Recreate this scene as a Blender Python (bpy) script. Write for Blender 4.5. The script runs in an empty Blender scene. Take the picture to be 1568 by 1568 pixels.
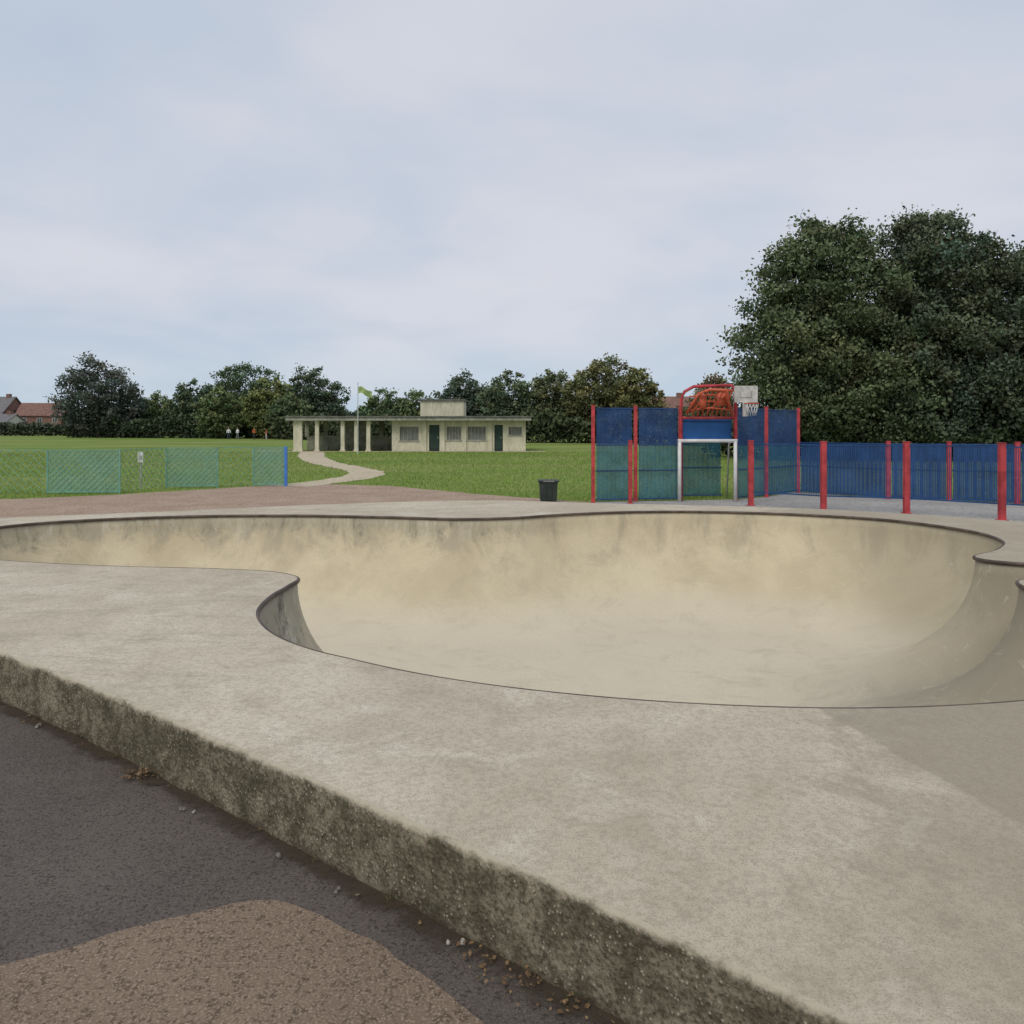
import bpy, math, random
import numpy as np
from mathutils import Vector, Matrix, noise as mnoise
from mathutils.geometry import delaunay_2d_cdt
random.seed(7); rng=np.random.default_rng(7)
S=bpy.context.scene
S.view_settings.view_transform='Standard'; S.view_settings.look='None'; S.view_settings.exposure=0
COL=S.collection
# ---------------------------------------------------------------- camera
cam=bpy.data.cameras.new('camera'); co=bpy.data.objects.new('camera',cam); COL.objects.link(co)
co.location=(0,0,1.65); co.rotation_euler=(math.radians(90),0,0)
cam.lens=27.55; cam.sensor_width=36; cam.shift_y=-0.0823; cam.clip_end=6000; cam.clip_start=0.05
S.camera=co
# ---------------------------------------------------------------- material helpers
def newmat(name,rough=0.85,spec=0.3):
    m=bpy.data.materials.new(name); m.use_nodes=True; nt=m.node_tree
    b=nt.nodes['Principled BSDF']; b.inputs['Roughness'].default_value=rough
    b.inputs['Specular IOR Level'].default_value=spec
    return m,nt,b
def lk(nt,a,b): nt.links.new(a,b)
def pos(nt,scale=(1,1,1)):
    g=nt.nodes.new('ShaderNodeNewGeometry'); mp=nt.nodes.new('ShaderNodeMapping')
    mp.inputs['Scale'].default_value=scale; lk(nt,g.outputs['Position'],mp.inputs['Vector']); return mp.outputs[0]
def noi(nt,scale,detail=4,rough=.55,vec=None,dist=0):
    n=nt.nodes.new('ShaderNodeTexNoise'); n.inputs['Scale'].default_value=scale
    n.inputs['Detail'].default_value=detail; n.inputs['Roughness'].default_value=rough
    n.inputs['Distortion'].default_value=dist
    lk(nt,vec if vec is not None else pos(nt),n.inputs['Vector']); return n.outputs['Fac']
def ramp(nt,fac,lo,hi,a=0.,b=1.):
    r=nt.nodes.new('ShaderNodeMapRange'); r.inputs['From Min'].default_value=lo; r.inputs['From Max'].default_value=hi
    r.inputs['To Min'].default_value=a; r.inputs['To Max'].default_value=b; r.interpolation_type='SMOOTHSTEP'
    lk(nt,fac,r.inputs['Value']); return r.outputs['Result']
def mixc(nt,fac,a,b,mode='MIX'):
    m=nt.nodes.new('ShaderNodeMix'); m.data_type='RGBA'; m.blend_type=mode
    if hasattr(fac,'node'): lk(nt,fac,m.inputs[0])
    else: m.inputs[0].default_value=fac
    for i,v in ((6,a),(7,b)):
        if hasattr(v,'node'): lk(nt,v,m.inputs[i])
        else: m.inputs[i].default_value=(*v,1)
    return m.outputs[2]
def math2(nt,op,a,b):
    m=nt.nodes.new('ShaderNodeMath'); m.operation=op
    for i,v in ((0,a),(1,b)):
        if hasattr(v,'node'): lk(nt,v,m.inputs[i])
        else: m.inputs[i].default_value=v
    return m.outputs[0]
def sep(nt):
    g=nt.nodes.new('ShaderNodeNewGeometry'); s=nt.nodes.new('ShaderNodeSeparateXYZ'); lk(nt,g.outputs['Position'],s.inputs[0]); return s.outputs
def bump(nt,b,h,strength,dist=0.01):
    n=nt.nodes.new('ShaderNodeBump'); n.inputs['Strength'].default_value=strength; n.inputs['Distance'].default_value=dist
    lk(nt,h,n.inputs['Height']); lk(nt,n.outputs[0],b.inputs['Normal'])
def simple(name,c,rough=.6,var=.25,scale=6,spec=.3,metal=0):
    m,nt,b=newmat(name,rough,spec)
    n=noi(nt,scale,4)
    c2=tuple(x*(1-var) for x in c)
    lk(nt,mixc(nt,ramp(nt,n,.35,.65),c2,c),b.inputs['Base Color']); b.inputs['Metallic'].default_value=metal
    return m
# ---------------------------------------------------------------- mesh helpers
def link(o,parent=None):
    COL.objects.link(o)
    if parent: o.parent=parent
    return o
def empty(name):
    e=bpy.data.objects.new(name,None); COL.objects.link(e); return e
class MB:
    def __init__(s): s.v=[];s.f=[];s.m=[]
    def add(s,vs,fs,m=0):
        o=len(s.v); s.v+= [tuple(x) for x in vs]; s.f+=[tuple(i+o for i in f) for f in fs]; s.m+=[m]*len(fs)
    def box(s,x0,x1,y0,y1,z0,z1,m=0):
        s.add([(x0,y0,z0),(x1,y0,z0),(x1,y1,z0),(x0,y1,z0),(x0,y0,z1),(x1,y0,z1),(x1,y1,z1),(x0,y1,z1)],
              [(0,3,2,1),(4,5,6,7),(0,1,5,4),(1,2,6,5),(2,3,7,6),(3,0,4,7)],m)
    def beam(s,p,q,w,h,m=0,up=(0,0,1)):
        p=Vector(p);q=Vector(q);d=(q-p).normalized();u=Vector(up)
        if abs(d.dot(u))>.99: u=Vector((0,1,0))
        a=d.cross(u).normalized()*w/2; b=a.cross(d).normalized()*h/2
        vs=[p-a-b,p+a-b,p+a+b,p-a+b,q-a-b,q+a-b,q+a+b,q-a+b]
        s.add(vs,[(0,1,2,3),(7,6,5,4),(0,4,5,1),(1,5,6,2),(2,6,7,3),(3,7,4,0)],m)
    def tube(s,pts,rs,n=8,m=0,closed=False):
        pts=[Vector(p) for p in pts]; N=len(pts); vs=[];fs=[]
        if not hasattr(rs,'__len__'): rs=[rs]*N
        for i,p in enumerate(pts):
            if closed: d=pts[(i+1)%N]-pts[i-1]
            else: d=pts[min(i+1,N-1)]-pts[max(i-1,0)]
            d.normalize(); u=Vector((0,0,1)) if abs(d.z)<.9 else Vector((0,1,0))
            a=d.cross(u).normalized(); b=a.cross(d).normalized()
            for k in range(n):
                t=2*math.pi*k/n; vs.append(p+(a*math.cos(t)+b*math.sin(t))*rs[i])
        for i in range(N if closed else N-1):
            j=(i+1)%N
            for k in range(n):
                l=(k+1)%n; fs.append((i*n+k,i*n+l,j*n+l,j*n+k))
        if not closed:
            fs.append(tuple(range(n-1,-1,-1))); fs.append(tuple((N-1)*n+k for k in range(n)))
        s.add(vs,fs,m)
    def obj(s,name,mats,parent=None,smooth=False,bevel=0):
        me=bpy.data.meshes.new(name); me.from_pydata(s.v,[],s.f); me.update()
        for m in mats: me.materials.append(m)
        me.polygons.foreach_set('material_index',s.m)
        if smooth: me.polygons.foreach_set('use_smooth',[True]*len(s.f))
        o=bpy.data.objects.new(name,me); link(o,parent)
        if bevel:
            b=o.modifiers.new('bevel','BEVEL'); b.width=bevel; b.segments=2; b.limit_method='ANGLE'
        return o
def soup(name,V,nper,colors,mat,parent=None):
    n=V.shape[0]; me=bpy.data.meshes.new(name)
    me.vertices.add(n*nper); me.vertices.foreach_set('co',V.reshape(-1).astype(np.float32))
    me.loops.add(n*nper); me.loops.foreach_set('vertex_index',np.arange(n*nper,dtype=np.int32))
    me.polygons.add(n); me.polygons.foreach_set('loop_start',np.arange(0,n*nper,nper,dtype=np.int32))
    me.update(calc_edges=True)
    a=me.color_attributes.new('tint','FLOAT_COLOR','POINT')
    c=np.ones((n,nper,4),np.float32); c[:,:,:3]=colors[:,None,:]; a.data.foreach_set('color',c.reshape(-1))
    me.materials.append(mat); o=bpy.data.objects.new(name,me); link(o,parent); return o
def catmull(P,spacing,closed=True):
    P=[np.array(p,float) for p in P]; n=len(P); out=[]
    for i in range(n if closed else n-1):
        if closed: p0,p1,p2,p3=P[i-1],P[i],P[(i+1)%n],P[(i+2)%n]
        else: p0,p1,p2,p3=P[max(i-1,0)],P[i],P[i+1],P[min(i+2,n-1)]
        k=max(2,int(np.linalg.norm(p2-p1)/spacing*3))
        a=.5
        t0=0;t1=t0+max(np.linalg.norm(p1-p0),1e-6)**a;t2=t1+max(np.linalg.norm(p2-p1),1e-6)**a;t3=t2+max(np.linalg.norm(p3-p2),1e-6)**a
        if not closed and (i==0 or i==n-2):
            for j in range(k): out.append(p1+(p2-p1)*j/k)
            continue
        for j in range(k):
            t=t1+(t2-t1)*j/k
            A1=(t1-t)/(t1-t0)*p0+(t-t0)/(t1-t0)*p1; A2=(t2-t)/(t2-t1)*p1+(t-t1)/(t2-t1)*p2; A3=(t3-t)/(t3-t2)*p2+(t-t2)/(t3-t2)*p3
            B1=(t2-t)/(t2-t0)*A1+(t-t0)/(t2-t0)*A2; B2=(t3-t)/(t3-t1)*A2+(t-t1)/(t3-t1)*A3
            out.append((t2-t)/(t2-t1)*B1+(t-t1)/(t2-t1)*B2)
    out.append(out[0] if closed else P[-1])
    out=np.array(out); L=np.r_[0,np.cumsum(np.linalg.norm(np.diff(out,axis=0),axis=1))]
    m=int(L[-1]/spacing); s=np.linspace(0,L[-1],m+1)
    r=np.c_[np.interp(s,L,out[:,0]),np.interp(s,L,out[:,1])]
    return r[:-1] if closed else r
def inside(pts,poly):
    x,y=pts[:,0],pts[:,1]; c=np.zeros(len(pts),bool); n=len(poly)
    for i in range(n):
        x0,y0=poly[i-1]; x1,y1=poly[i]
        if y0==y1: continue
        m=((y0>y)!=(y1>y))&(x<(x1-x0)*(y-y0)/(y1-y0)+x0); c^=m
    return c
def dist_to(pts,poly):
    d=np.full(len(pts),1e9); n=len(poly)
    for i in range(n):
        a=poly[i-1]; b=poly[i]; ab=b-a; t=np.clip(((pts-a)@ab)/max(ab@ab,1e-12),0,1)
        q=a+t[:,None]*ab; d=np.minimum(d,np.hypot(*(pts-q).T))
    return d
def loopnormals(poly):
    t=np.roll(poly,-1,0)-np.roll(poly,1,0); t/=np.linalg.norm(t,axis=1)[:,None]; return np.c_[t[:,1],-t[:,0]]
def area(p): return .5*np.sum(p[:,0]*np.roll(p[:,1],-1)-np.roll(p[:,0],-1)*p[:,1])
# ---------------------------------------------------------------- outlines of the bowl
DZ=0.30
rimc=[(-5.21,7.98),(-4.42,7.75),(-3.70,7.61),(-2.84,7.50),(-2.22,7.33),(-1.94,7.07),(-1.93,6.72),(-1.95,6.30),(-1.89,5.79),(-1.717,5.364),(-1.479,5.015),(-1.204,4.75),(-.971,4.589),(-.594,4.343),(-.2215,4.154),(.219,3.99),(.696,3.866),(1.157,3.794),(1.62,3.767),(2.106,3.80),(2.52,3.87),(3.1,4.02),(3.75,4.4),(4.3,5.0),(4.5,5.7),(4.42,6.3),(4.36,6.6),(4.48,6.92),(4.75,7.05),(5.15,7.18),(5.5,7.35),(5.55,7.6),(5.3,7.78),(5.08,7.86),(4.87,8.03),(4.86,8.22),(5.36,8.66),(5.85,9.31),(6.05,10.12),(5.89,10.95),(5.50,11.65),(4.73,12.2),(3.83,12.58),(2.83,12.76),(1.75,12.66),(.675,12.25),(.0,11.86),(-.82,11.72),(-1.84,11.95),(-3.39,12.18),(-4.88,12.09),(-5.91,11.74),(-6.79,11.15),(-7.12,10.4),(-7.05,9.5),(-6.5,8.6),(-5.9,8.2)]
rim=catmull(rimc,.06)
outc=[(.862,1.68),(1.3,1.17),(1.9,.5),(2.8,-.5),(4.2,-1.7),(7,-2.2),(9.6,-.5),(10.2,3),(9.6,7),(8.3,9.9),(7.35,11.25),(6.3,12.2),(5.07,13.06),(3.04,13.7),(1.36,14.1),(-.41,14.6),(-2.18,14.25),(-3.79,13.6),(-5.19,12.86),(-6.49,12.27),(-7.67,11.74),(-9.2,10.7),(-9.6,9.4),(-8.6,8.2),(-6.8,7.15),(-4.9,5.95),(-3.07,4.70),(-2.08,4.0),(-1.405,3.484),(-.789,3.017),(-.419,2.73),(-.049,2.443),(.379,2.104),(.651,1.877)]
outer=catmull(outc,.025)
if area(outer)<0: outer=outer[::-1]
if area(rim)<0: rim=rim[::-1]
onr=loopnormals(outer)
hole=(outer-onr*.15)[::10]
def flat_with_hole(name,p,z,mat):
    p=np.array(p); n1=len(p); n2=len(hole)
    ed=[(i,(i+1)%n1) for i in range(n1)]+[(n1+i,n1+(i+1)%n2) for i in range(n2)]
    vo,eo,fo,_,_,_=delaunay_2d_cdt([Vector(q) for q in np.vstack([p,hole])],ed,[],0,1e-5)
    V=np.array([(v.x,v.y) for v in vo]); F=np.array([f for f in fo if len(f)==3]); C=V[F].mean(1)
    F=F[inside(C,p)&~inside(C,hole)]
    a=V[F[:,1]]-V[F[:,0]]; b_=V[F[:,2]]-V[F[:,0]]; fl=(a[:,0]*b_[:,1]-a[:,1]*b_[:,0])<0; F[fl]=F[fl][:,::-1]
    m=MB(); m.add([(x,y,z) for x,y in V],[tuple(int(i) for i in f) for f in F]); return m.obj(name,[mat])
# ---------------------------------------------------------------- materials
def concrete_deck():
    m,nt,b=newmat('concrete_deck',.9,.2)
    big=noi(nt,.7,4,.6,dist=.6); mid=noi(nt,3.2,7,.7,dist=.3); fine=noi(nt,45,4,.75); sp=noi(nt,170,2,.6)
    c=mixc(nt,ramp(nt,big,.3,.7),(.51,.44,.335),(.65,.58,.455))
    c=mixc(nt,ramp(nt,mid,.48,.68,0,.55),c,(.41,.35,.26))
    c=mixc(nt,ramp(nt,noi(nt,1.4,7,.75,pos(nt,(1,1.4,1)),.8),.52,.68,0,.55),c,(.74,.68,.57))
    x,y,z=sep(nt)
    ln=math2(nt,'SUBTRACT',x,math2(nt,'SUBTRACT',2.36,math2(nt,'MULTIPLY',y,.24)))
    ln=math2(nt,'ADD',ln,math2(nt,'MULTIPLY',math2(nt,'SUBTRACT',mid,.5),.12))
    right=ramp(nt,ln,-.01,.03); far=ramp(nt,y,4.6,5.2,1,0); right=math2(nt,'MULTIPLY',right,far)
    c=mixc(nt,math2(nt,'MULTIPLY',right,.6),c,(.30,.26,.195))
    dn=math2(nt,'ADD',math2(nt,'SUBTRACT',x,math2(nt,'MULTIPLY',y,.30)),math2(nt,'MULTIPLY',math2(nt,'SUBTRACT',mid,.5),2.2))
    c=mixc(nt,ramp(nt,dn,.15,.75,0,.5),c,(.31,.265,.195))
    dy=math2(nt,'ADD',y,math2(nt,'MULTIPLY',math2(nt,'SUBTRACT',big,.5),1.5))
    c=mixc(nt,ramp(nt,dy,3.2,2.0,0,.35),c,(.38,.325,.235))
    c=mixc(nt,math2(nt,'MULTIPLY',ramp(nt,noi(nt,2.2,6,.75,pos(nt,(.6,2,1)),.4),.5,.65,0,.4),ramp(nt,x,-.8,-2.2)),c,(.33,.30,.24))
    c=mixc(nt,ramp(nt,fine,.42,.64,.0,.45),c,(.28,.24,.175))
    c=mixc(nt,ramp(nt,sp,.5,.66,0,.5),c,(.20,.17,.12))
    lk(nt,c,b.inputs['Base Color'])
    h=math2(nt,'ADD',math2(nt,'MULTIPLY',fine,.8),math2(nt,'MULTIPLY',sp,.3))
    bump(nt,b,h,.5,.006); return m
def concrete_bowl():
    m,nt,b=newmat('concrete_bowl',.8,.25)
    x,y,z=sep(nt)
    big=noi(nt,.9,4,.6,dist=.5); streak=noi(nt,1.,6,.7,pos(nt,(1.6,1.6,.5)),.5); streak2=noi(nt,1.,6,.8,pos(nt,(4.5,4.5,.9)),.8)
    blot=noi(nt,2.0,7,.72,dist=.8); fine=noi(nt,60,3,.7)
    c=mixc(nt,ramp(nt,big,.3,.7),(.53,.45,.30),(.65,.565,.39))
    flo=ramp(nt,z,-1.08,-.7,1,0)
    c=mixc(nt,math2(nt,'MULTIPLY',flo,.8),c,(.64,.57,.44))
    c=mixc(nt,ramp(nt,blot,.48,.72,0,.45),c,(.45,.39,.28))
    wall=ramp(nt,z,-.9,.1)
    c=mixc(nt,math2(nt,'MULTIPLY',ramp(nt,streak,.48,.66,0,.65),wall),c,(.33,.29,.215))  # wall streaks: stains, plus vertical shadows put into the colour
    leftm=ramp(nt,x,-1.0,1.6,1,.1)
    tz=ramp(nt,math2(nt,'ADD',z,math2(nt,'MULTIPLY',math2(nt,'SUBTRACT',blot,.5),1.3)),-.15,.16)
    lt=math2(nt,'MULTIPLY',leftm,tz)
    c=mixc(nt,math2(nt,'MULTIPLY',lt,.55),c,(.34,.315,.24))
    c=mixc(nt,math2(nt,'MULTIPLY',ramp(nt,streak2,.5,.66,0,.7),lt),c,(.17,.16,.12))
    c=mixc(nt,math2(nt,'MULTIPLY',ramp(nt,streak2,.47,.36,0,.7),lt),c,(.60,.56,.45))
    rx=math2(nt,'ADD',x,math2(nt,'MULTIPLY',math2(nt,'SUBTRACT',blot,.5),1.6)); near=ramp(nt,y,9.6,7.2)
    rm=math2(nt,'MULTIPLY',ramp(nt,rx,2.3,4.0),near); c=mixc(nt,math2(nt,'MULTIPLY',rm,.8),c,(.245,.22,.17))  # shade on the left-facing right wall painted into the colour
    rw=math2(nt,'MULTIPLY',ramp(nt,x,4.3,5.6),.5); c=mixc(nt,rw,c,(.32,.285,.205))  # more of the right wall's shade mixed into its colour
    scr=noi(nt,1.,5,.8,pos(nt,(6,1.6,1.6)),1.); c=mixc(nt,math2(nt,'MULTIPLY',ramp(nt,scr,.58,.68,0,.6),rm),c,(.54,.50,.40))
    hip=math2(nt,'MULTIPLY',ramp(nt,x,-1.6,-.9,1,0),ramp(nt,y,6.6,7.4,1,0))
    c=mixc(nt,math2(nt,'MULTIPLY',hip,.65),c,(.29,.275,.23))  # shadow on the left hip wall painted in as darker grey
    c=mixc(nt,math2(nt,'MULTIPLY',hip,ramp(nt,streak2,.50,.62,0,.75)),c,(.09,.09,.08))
    c=mixc(nt,math2(nt,'MULTIPLY',hip,ramp(nt,scr,.54,.64,0,.7)),c,(.55,.53,.46))
    sc=noi(nt,1.,6,.8,pos(nt,(1.2,5,2)),1.4); c=mixc(nt,ramp(nt,sc,.60,.72,0,.4),c,(.74,.69,.57))
    c=mixc(nt,ramp(nt,fine,.4,.65,0,.18),c,(.26,.22,.15))
    lk(nt,c,b.inputs['Base Color']); bump(nt,b,math2(nt,'ADD',math2(nt,'MULTIPLY',fine,.4),math2(nt,'MULTIPLY',blot,3)),.3,.008); return m
def kerb_mat():
    m,nt,b=newmat('weathered_kerb_concrete',.95,.12)
    x,y,z=sep(nt)
    a=noi(nt,11,8,.78); a2=noi(nt,3.8,7,.75,dist=.2); f=noi(nt,70,3,.7)
    v=nt.nodes.new('ShaderNodeTexVoronoi'); v.inputs['Scale'].default_value=60; lk(nt,pos(nt),v.inputs['Vector'])
    c=mixc(nt,ramp(nt,a,.40,.60),(.115,.10,.065),(.27,.235,.165))
    c=mixc(nt,ramp(nt,a2,.5,.62,0,.6),c,(.09,.08,.05))
    c=mixc(nt,ramp(nt,a2,.46,.36,0,.5),c,(.36,.32,.235))
    ag=math2(nt,'MULTIPLY',ramp(nt,v.outputs['Distance'],.12,.3,.85,0),ramp(nt,noi(nt,14,3),.42,.56))
    c=mixc(nt,ag,c,(.50,.45,.34))
    c=mixc(nt,ramp(nt,f,.50,.62,0,.65),c,(.05,.045,.03))
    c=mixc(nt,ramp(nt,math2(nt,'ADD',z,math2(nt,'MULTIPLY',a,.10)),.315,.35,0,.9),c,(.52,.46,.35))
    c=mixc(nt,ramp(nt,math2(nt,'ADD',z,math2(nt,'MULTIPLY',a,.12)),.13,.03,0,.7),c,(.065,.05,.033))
    lk(nt,c,b.inputs['Base Color'])
    h=math2(nt,'ADD',math2(nt,'MULTIPLY',a,1.2),math2(nt,'MULTIPLY',f,.6)); h=math2(nt,'SUBTRACT',h,math2(nt,'MULTIPLY',v.outputs['Distance'],.5))
    bump(nt,b,h,.7,.012); return m
def asphalt(name,c0,c1,speck,scale=170):
    m,nt,b=newmat(name,.92,.15)
    big=noi(nt,1.1,5,.6,dist=.5); f=noi(nt,scale,3,.7)
    c=mixc(nt,ramp(nt,big,.3,.7),c0,c1)
    c=mixc(nt,ramp(nt,f,.5,.66,0,.7),c,speck)
    c=mixc(nt,ramp(nt,noi(nt,scale*.5,3,.7),.5,.35,0,.7),c,tuple(q*.4 for q in c0))
    c=mixc(nt,ramp(nt,noi(nt,3.3,6,.75,dist=.6),.56,.7,0,.4),c,tuple(q*.62 for q in c0))
    lk(nt,c,b.inputs['Base Color']); bump(nt,b,f,.8,.004); return m
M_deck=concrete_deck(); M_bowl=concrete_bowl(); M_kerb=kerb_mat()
M_cop=simple('coping_steel',(.13,.095,.072),.6,.5,5,.4,.1)
M_asph=asphalt('dark_asphalt',(.095,.080,.069),(.13,.11,.095),(.19,.165,.145),150)
M_red=asphalt('red_brown_tarmac',(.18,.13,.092),(.23,.168,.12),(.38,.30,.22),110)
M_path=asphalt('pinkish_tarmac_path',(.34,.235,.17),(.42,.31,.23),(.48,.38,.30),30)
M_pave=asphalt('worn_footpath',(.48,.40,.275),(.58,.50,.355),(.60,.52,.40),20)
M_court=asphalt('court_tarmac',(.33,.32,.30),(.42,.405,.38),(.46,.45,.42),40)
M_grass,nt,b=newmat('grass',.95,.1)
c=mixc(nt,ramp(nt,noi(nt,.12,5,.6,dist=.4),.35,.65),(.14,.21,.038),(.195,.27,.055))
c=mixc(nt,ramp(nt,noi(nt,1.3,6,.7),.5,.7,0,.5),c,(.095,.15,.03))
c=mixc(nt,ramp(nt,noi(nt,.045,4,.6,pos(nt,(1,2.5,1))),.46,.62,0,.7),c,(.27,.28,.10))
c=mixc(nt,ramp(nt,noi(nt,18,3,.7),.45,.7,0,.5),c,(.08,.13,.03))
lk(nt,c,b.inputs['Base Color'])
def foliage(name,rough=.75):
    m,nt,b=newmat(name,rough,.15)
    a=nt.nodes.new('ShaderNodeAttribute'); a.attribute_name='tint'
    lk(nt,a.outputs['Color'],b.inputs['Base Color']); return m
M_fol=foliage('foliage'); M_blade=foliage('grass_blades')
M_bark=simple('bark',(.09,.07,.05),.9,.5,5)
# ---------------------------------------------------------------- ground
R=2500
flat_with_hole('grass_ground',[(-R,-R),(R,-R),(R,R),(-R,R)],0,M_grass)
def sheet(name,pts,z,mat,spacing=.3,jit=.0):
    p=catmull(pts,spacing) if spacing else np.array(pts,float)
    if area(p)<0: p=p[::-1].copy()
    if jit:
        nr=loopnormals(p); k=np.array([mnoise.noise(Vector((q[0]*1.7,q[1]*1.7,3))) + .5*mnoise.noise(Vector((q[0]*6,q[1]*6,9))) for q in p]); p=p+nr*(k*jit)[:,None]
    flat_with_hole(name,p,z,mat); return p
sheet('asphalt_pavement',[(-14,6.5),(-10,10.0),(-7,9),(-3,6.5),(3,3),(6,0),(7,-8),(0,-12),(-14,-12)],.004,M_asph,.3)
redpatch=sheet('red_tarmac_pavement',[(-7,.9),(-4.5,1.5),(-2.4,2.12),(-1.57,2.40),(-1.25,2.57),(-.98,2.70),(-.82,2.72),(-.68,2.66),(-.47,2.52),(-.16,2.26),(.1,2.02),(.4,1.66),(.75,1.1),(1.3,.2),(1.2,-4),(-7,-5)],.008,M_red,.02,.035)
pathpoly=sheet('tarmac_path',[(-40,10),(-25,17.2),(-16,17.6),(-11.8,18.0),(-9.6,19.4),(-7.6,21.6),(-6.3,22.9),(-4.9,22.6),(-3.4,22.0),(-1.8,20.4),(-.6,19.2),(.6,18.2),(1.5,17.4),(3,16.5),(5,14),(0,10),(-9,7.5),(-20,5)],.006,M_path,.25,.12)
walk=catmull([(-6.2,22.0),(-5.5,24.2),(-5.1,26.3),(-5.35,28.8),(-6.6,32),(-8.5,36),(-10.3,41),(-11.8,46),(-13,51),(-14,54.2)],.5,False)
t=np.gradient(walk,axis=0); t/=np.linalg.norm(t,axis=1)[:,None]; nrm=np.c_[-t[:,1],t[:,0]]
w=np.linspace(.62,.8,len(walk))+.06*rng.standard_normal(len(walk))
L=walk+nrm*w[:,None]; Rr=walk-nrm*w[:,None]
m=MB(); m.add([(x,y,.010) for x,y in L]+[(x,y,.010) for x,y in Rr],[(i,i+1,len(L)+i+1,len(L)+i) for i in range(len(L)-1)]); wo=m.obj('footpath',[M_pave]); wo.data.flip_normals()
walkpoly=np.vstack([L,Rr[::-1]])
apron=sheet('pavilion_pavement',[(-17.5,53.2),(2.2,53.2),(2.4,54.9),(-17.5,54.9)],.012,M_pave,0)
court=[(1.7,16.7),(1.85,17.3),(3.7,17.6),(5.06,17.9),(6.0,18.6),(7.25,20.0),(8.7,18.2),(9.8,17.6),(11,17.0),(14,15.2),(18,13),(12,9),(8.9,13.3),(7.4,14.6),(6.1,15.1),(5,16.1)]
courtp=sheet('sports_court_surface',court,.012,M_court,0)
# ---------------------------------------------------------------- skate bowl
DEPTH=1.42; T=1.95
def build_bowl():
    inset=outer-onr*.018
    rn=loopnormals(rim)
    pts=[]
    rows=[.008,.025,.05,.085,.13,.18,.24,.31,.39,.48,.58,.69]
    for s in rows:
        q=rim-rn*s; d=dist_to(q,rim); k=(d>s*.985)&inside(q,rim)
        q=q[k]
        if s>.2: q=q[::2]
        pts.append(q)
    gx,gy=np.meshgrid(np.arange(-7.5,6.5,.11),np.arange(3.5,13,.11)); g=np.c_[gx.ravel(),gy.ravel()]+rng.normal(0,.006,(gx.size,2))
    g=g[inside(g,rim)]; d=dist_to(g,rim); g=g[d>.76]; pts.append(g)
    P=np.vstack(pts); n1=len(rim); n2=len(inset)
    allp=np.vstack([rim,inset,P])
    edges=[(i,(i+1)%n1) for i in range(n1)]+[(n1+i,n1+(i+1)%n2) for i in range(n2)]
    vo,eo,fo,_,_,_=delaunay_2d_cdt([Vector(p) for p in allp],edges,[],0,1e-5)
    V=np.array([(v.x,v.y) for v in vo]); F=np.array([f for f in fo if len(f)==3])
    C=V[F].mean(1); inr=inside(C,rim); ino=inside(C,inset)
    keep=ino; F=F[keep]; inr=inr[keep]
    a=V[F[:,1]]-V[F[:,0]]; b_=V[F[:,2]]-V[F[:,0]]; fl=(a[:,0]*b_[:,1]-a[:,1]*b_[:,0])<0; F[fl]=F[fl][:,::-1]
    d=dist_to(V,rim); vin=inside(V,rim)&(d>1e-4)
    s=np.clip(d/T,0,1); z=np.where(vin,DZ-.012-DEPTH*np.sqrt(np.clip(1-(1-s)**2.1,0,1)),DZ)
    z=np.where(vin&(s>=.6),z-.04*np.clip((V[:,0]+1)/5,0,1)*(s-.6)/.4,z)
    me=bpy.data.meshes.new('skate_bowl'); verts=[(a,b_,c_) for (a,b_),c_ in zip(V,z)]
    faces=[tuple(int(i) for i in f) for f in F]
    mats=[1 if k else 0 for k in inr]
    prof=[(.018,DZ),(.008,DZ-.002),(.001,DZ-.008),(0,DZ-.022),(0,.245),(0,.21),(0,.17),(0,.13),(0,.09),(0,.04),(0,-.03)]
    o0=len(verts)
    for j,(ins,zz) in enumerate(prof):
        for p,nn in zip(outer,onr):
            k=0 if j==0 else mnoise.noise(Vector((p[0]*5,p[1]*5,zz*5)))*.010+mnoise.noise(Vector((p[0]*22,p[1]*22,zz*22)))*.007
            ch=max(0,mnoise.noise(Vector((p[0]*13,p[1]*13,4)))-.25)*.035 if j in (2,3) else 0
            dz=-ch*.7 if j==2 else 0
            q=p-nn*(ins-k*(.45 if j<3 else 1)+ch); verts.append((q[0],q[1],zz+dz))
    n=len(outer)
    for j in range(len(prof)-1):
        for i in range(n):
            a=o0+j*n+i; b2=o0+j*n+(i+1)%n; faces.append((a,a+n,b2+n,b2)); mats.append(2)
    me.from_pydata(verts,[],faces); me.update()
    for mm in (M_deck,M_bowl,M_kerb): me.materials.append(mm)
    me.polygons.foreach_set('material_index',mats)
    me.polygons.foreach_set('use_smooth',[k>0 for k in mats])
    me.update()
    o=bpy.data.objects.new('skate_bowl',me); link(o); return o
bowl=build_bowl()
cp=MB(); rin=rim-loopnormals(rim)*.008
cp.tube([(x,y,DZ-.017) for x,y in rin],.020,8,0,True); cp.obj('coping',[M_cop],bowl,True)
near=[i for i in range(0,len(outer),2) if outer[i][1]<8.5 and outer[i][0]<3.2 and outer[i][0]>-8.7]
near=[i for i in near if (onr[i][1]<0.2)]
segs=np.array([outer[i] for i in near]); sn=np.array([onr[i] for i in near])
M_dirt,nt,b=newmat('kerb_dirt',.95,.1)
a=nt.nodes.new('ShaderNodeAttribute'); a.attribute_name='edge'
c=mixc(nt,noi(nt,14,5,.7),(.035,.028,.021),(.11,.082,.055)); lk(nt,c,b.inputs['Base Color'])
al=math2(nt,'ADD',a.outputs['Fac'],math2(nt,'MULTIPLY',math2(nt,'SUBTRACT',noi(nt,7,6,.75),.5),1.9)); lk(nt,ramp(nt,al,.42,.95,0,.75),b.inputs['Alpha'])
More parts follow.
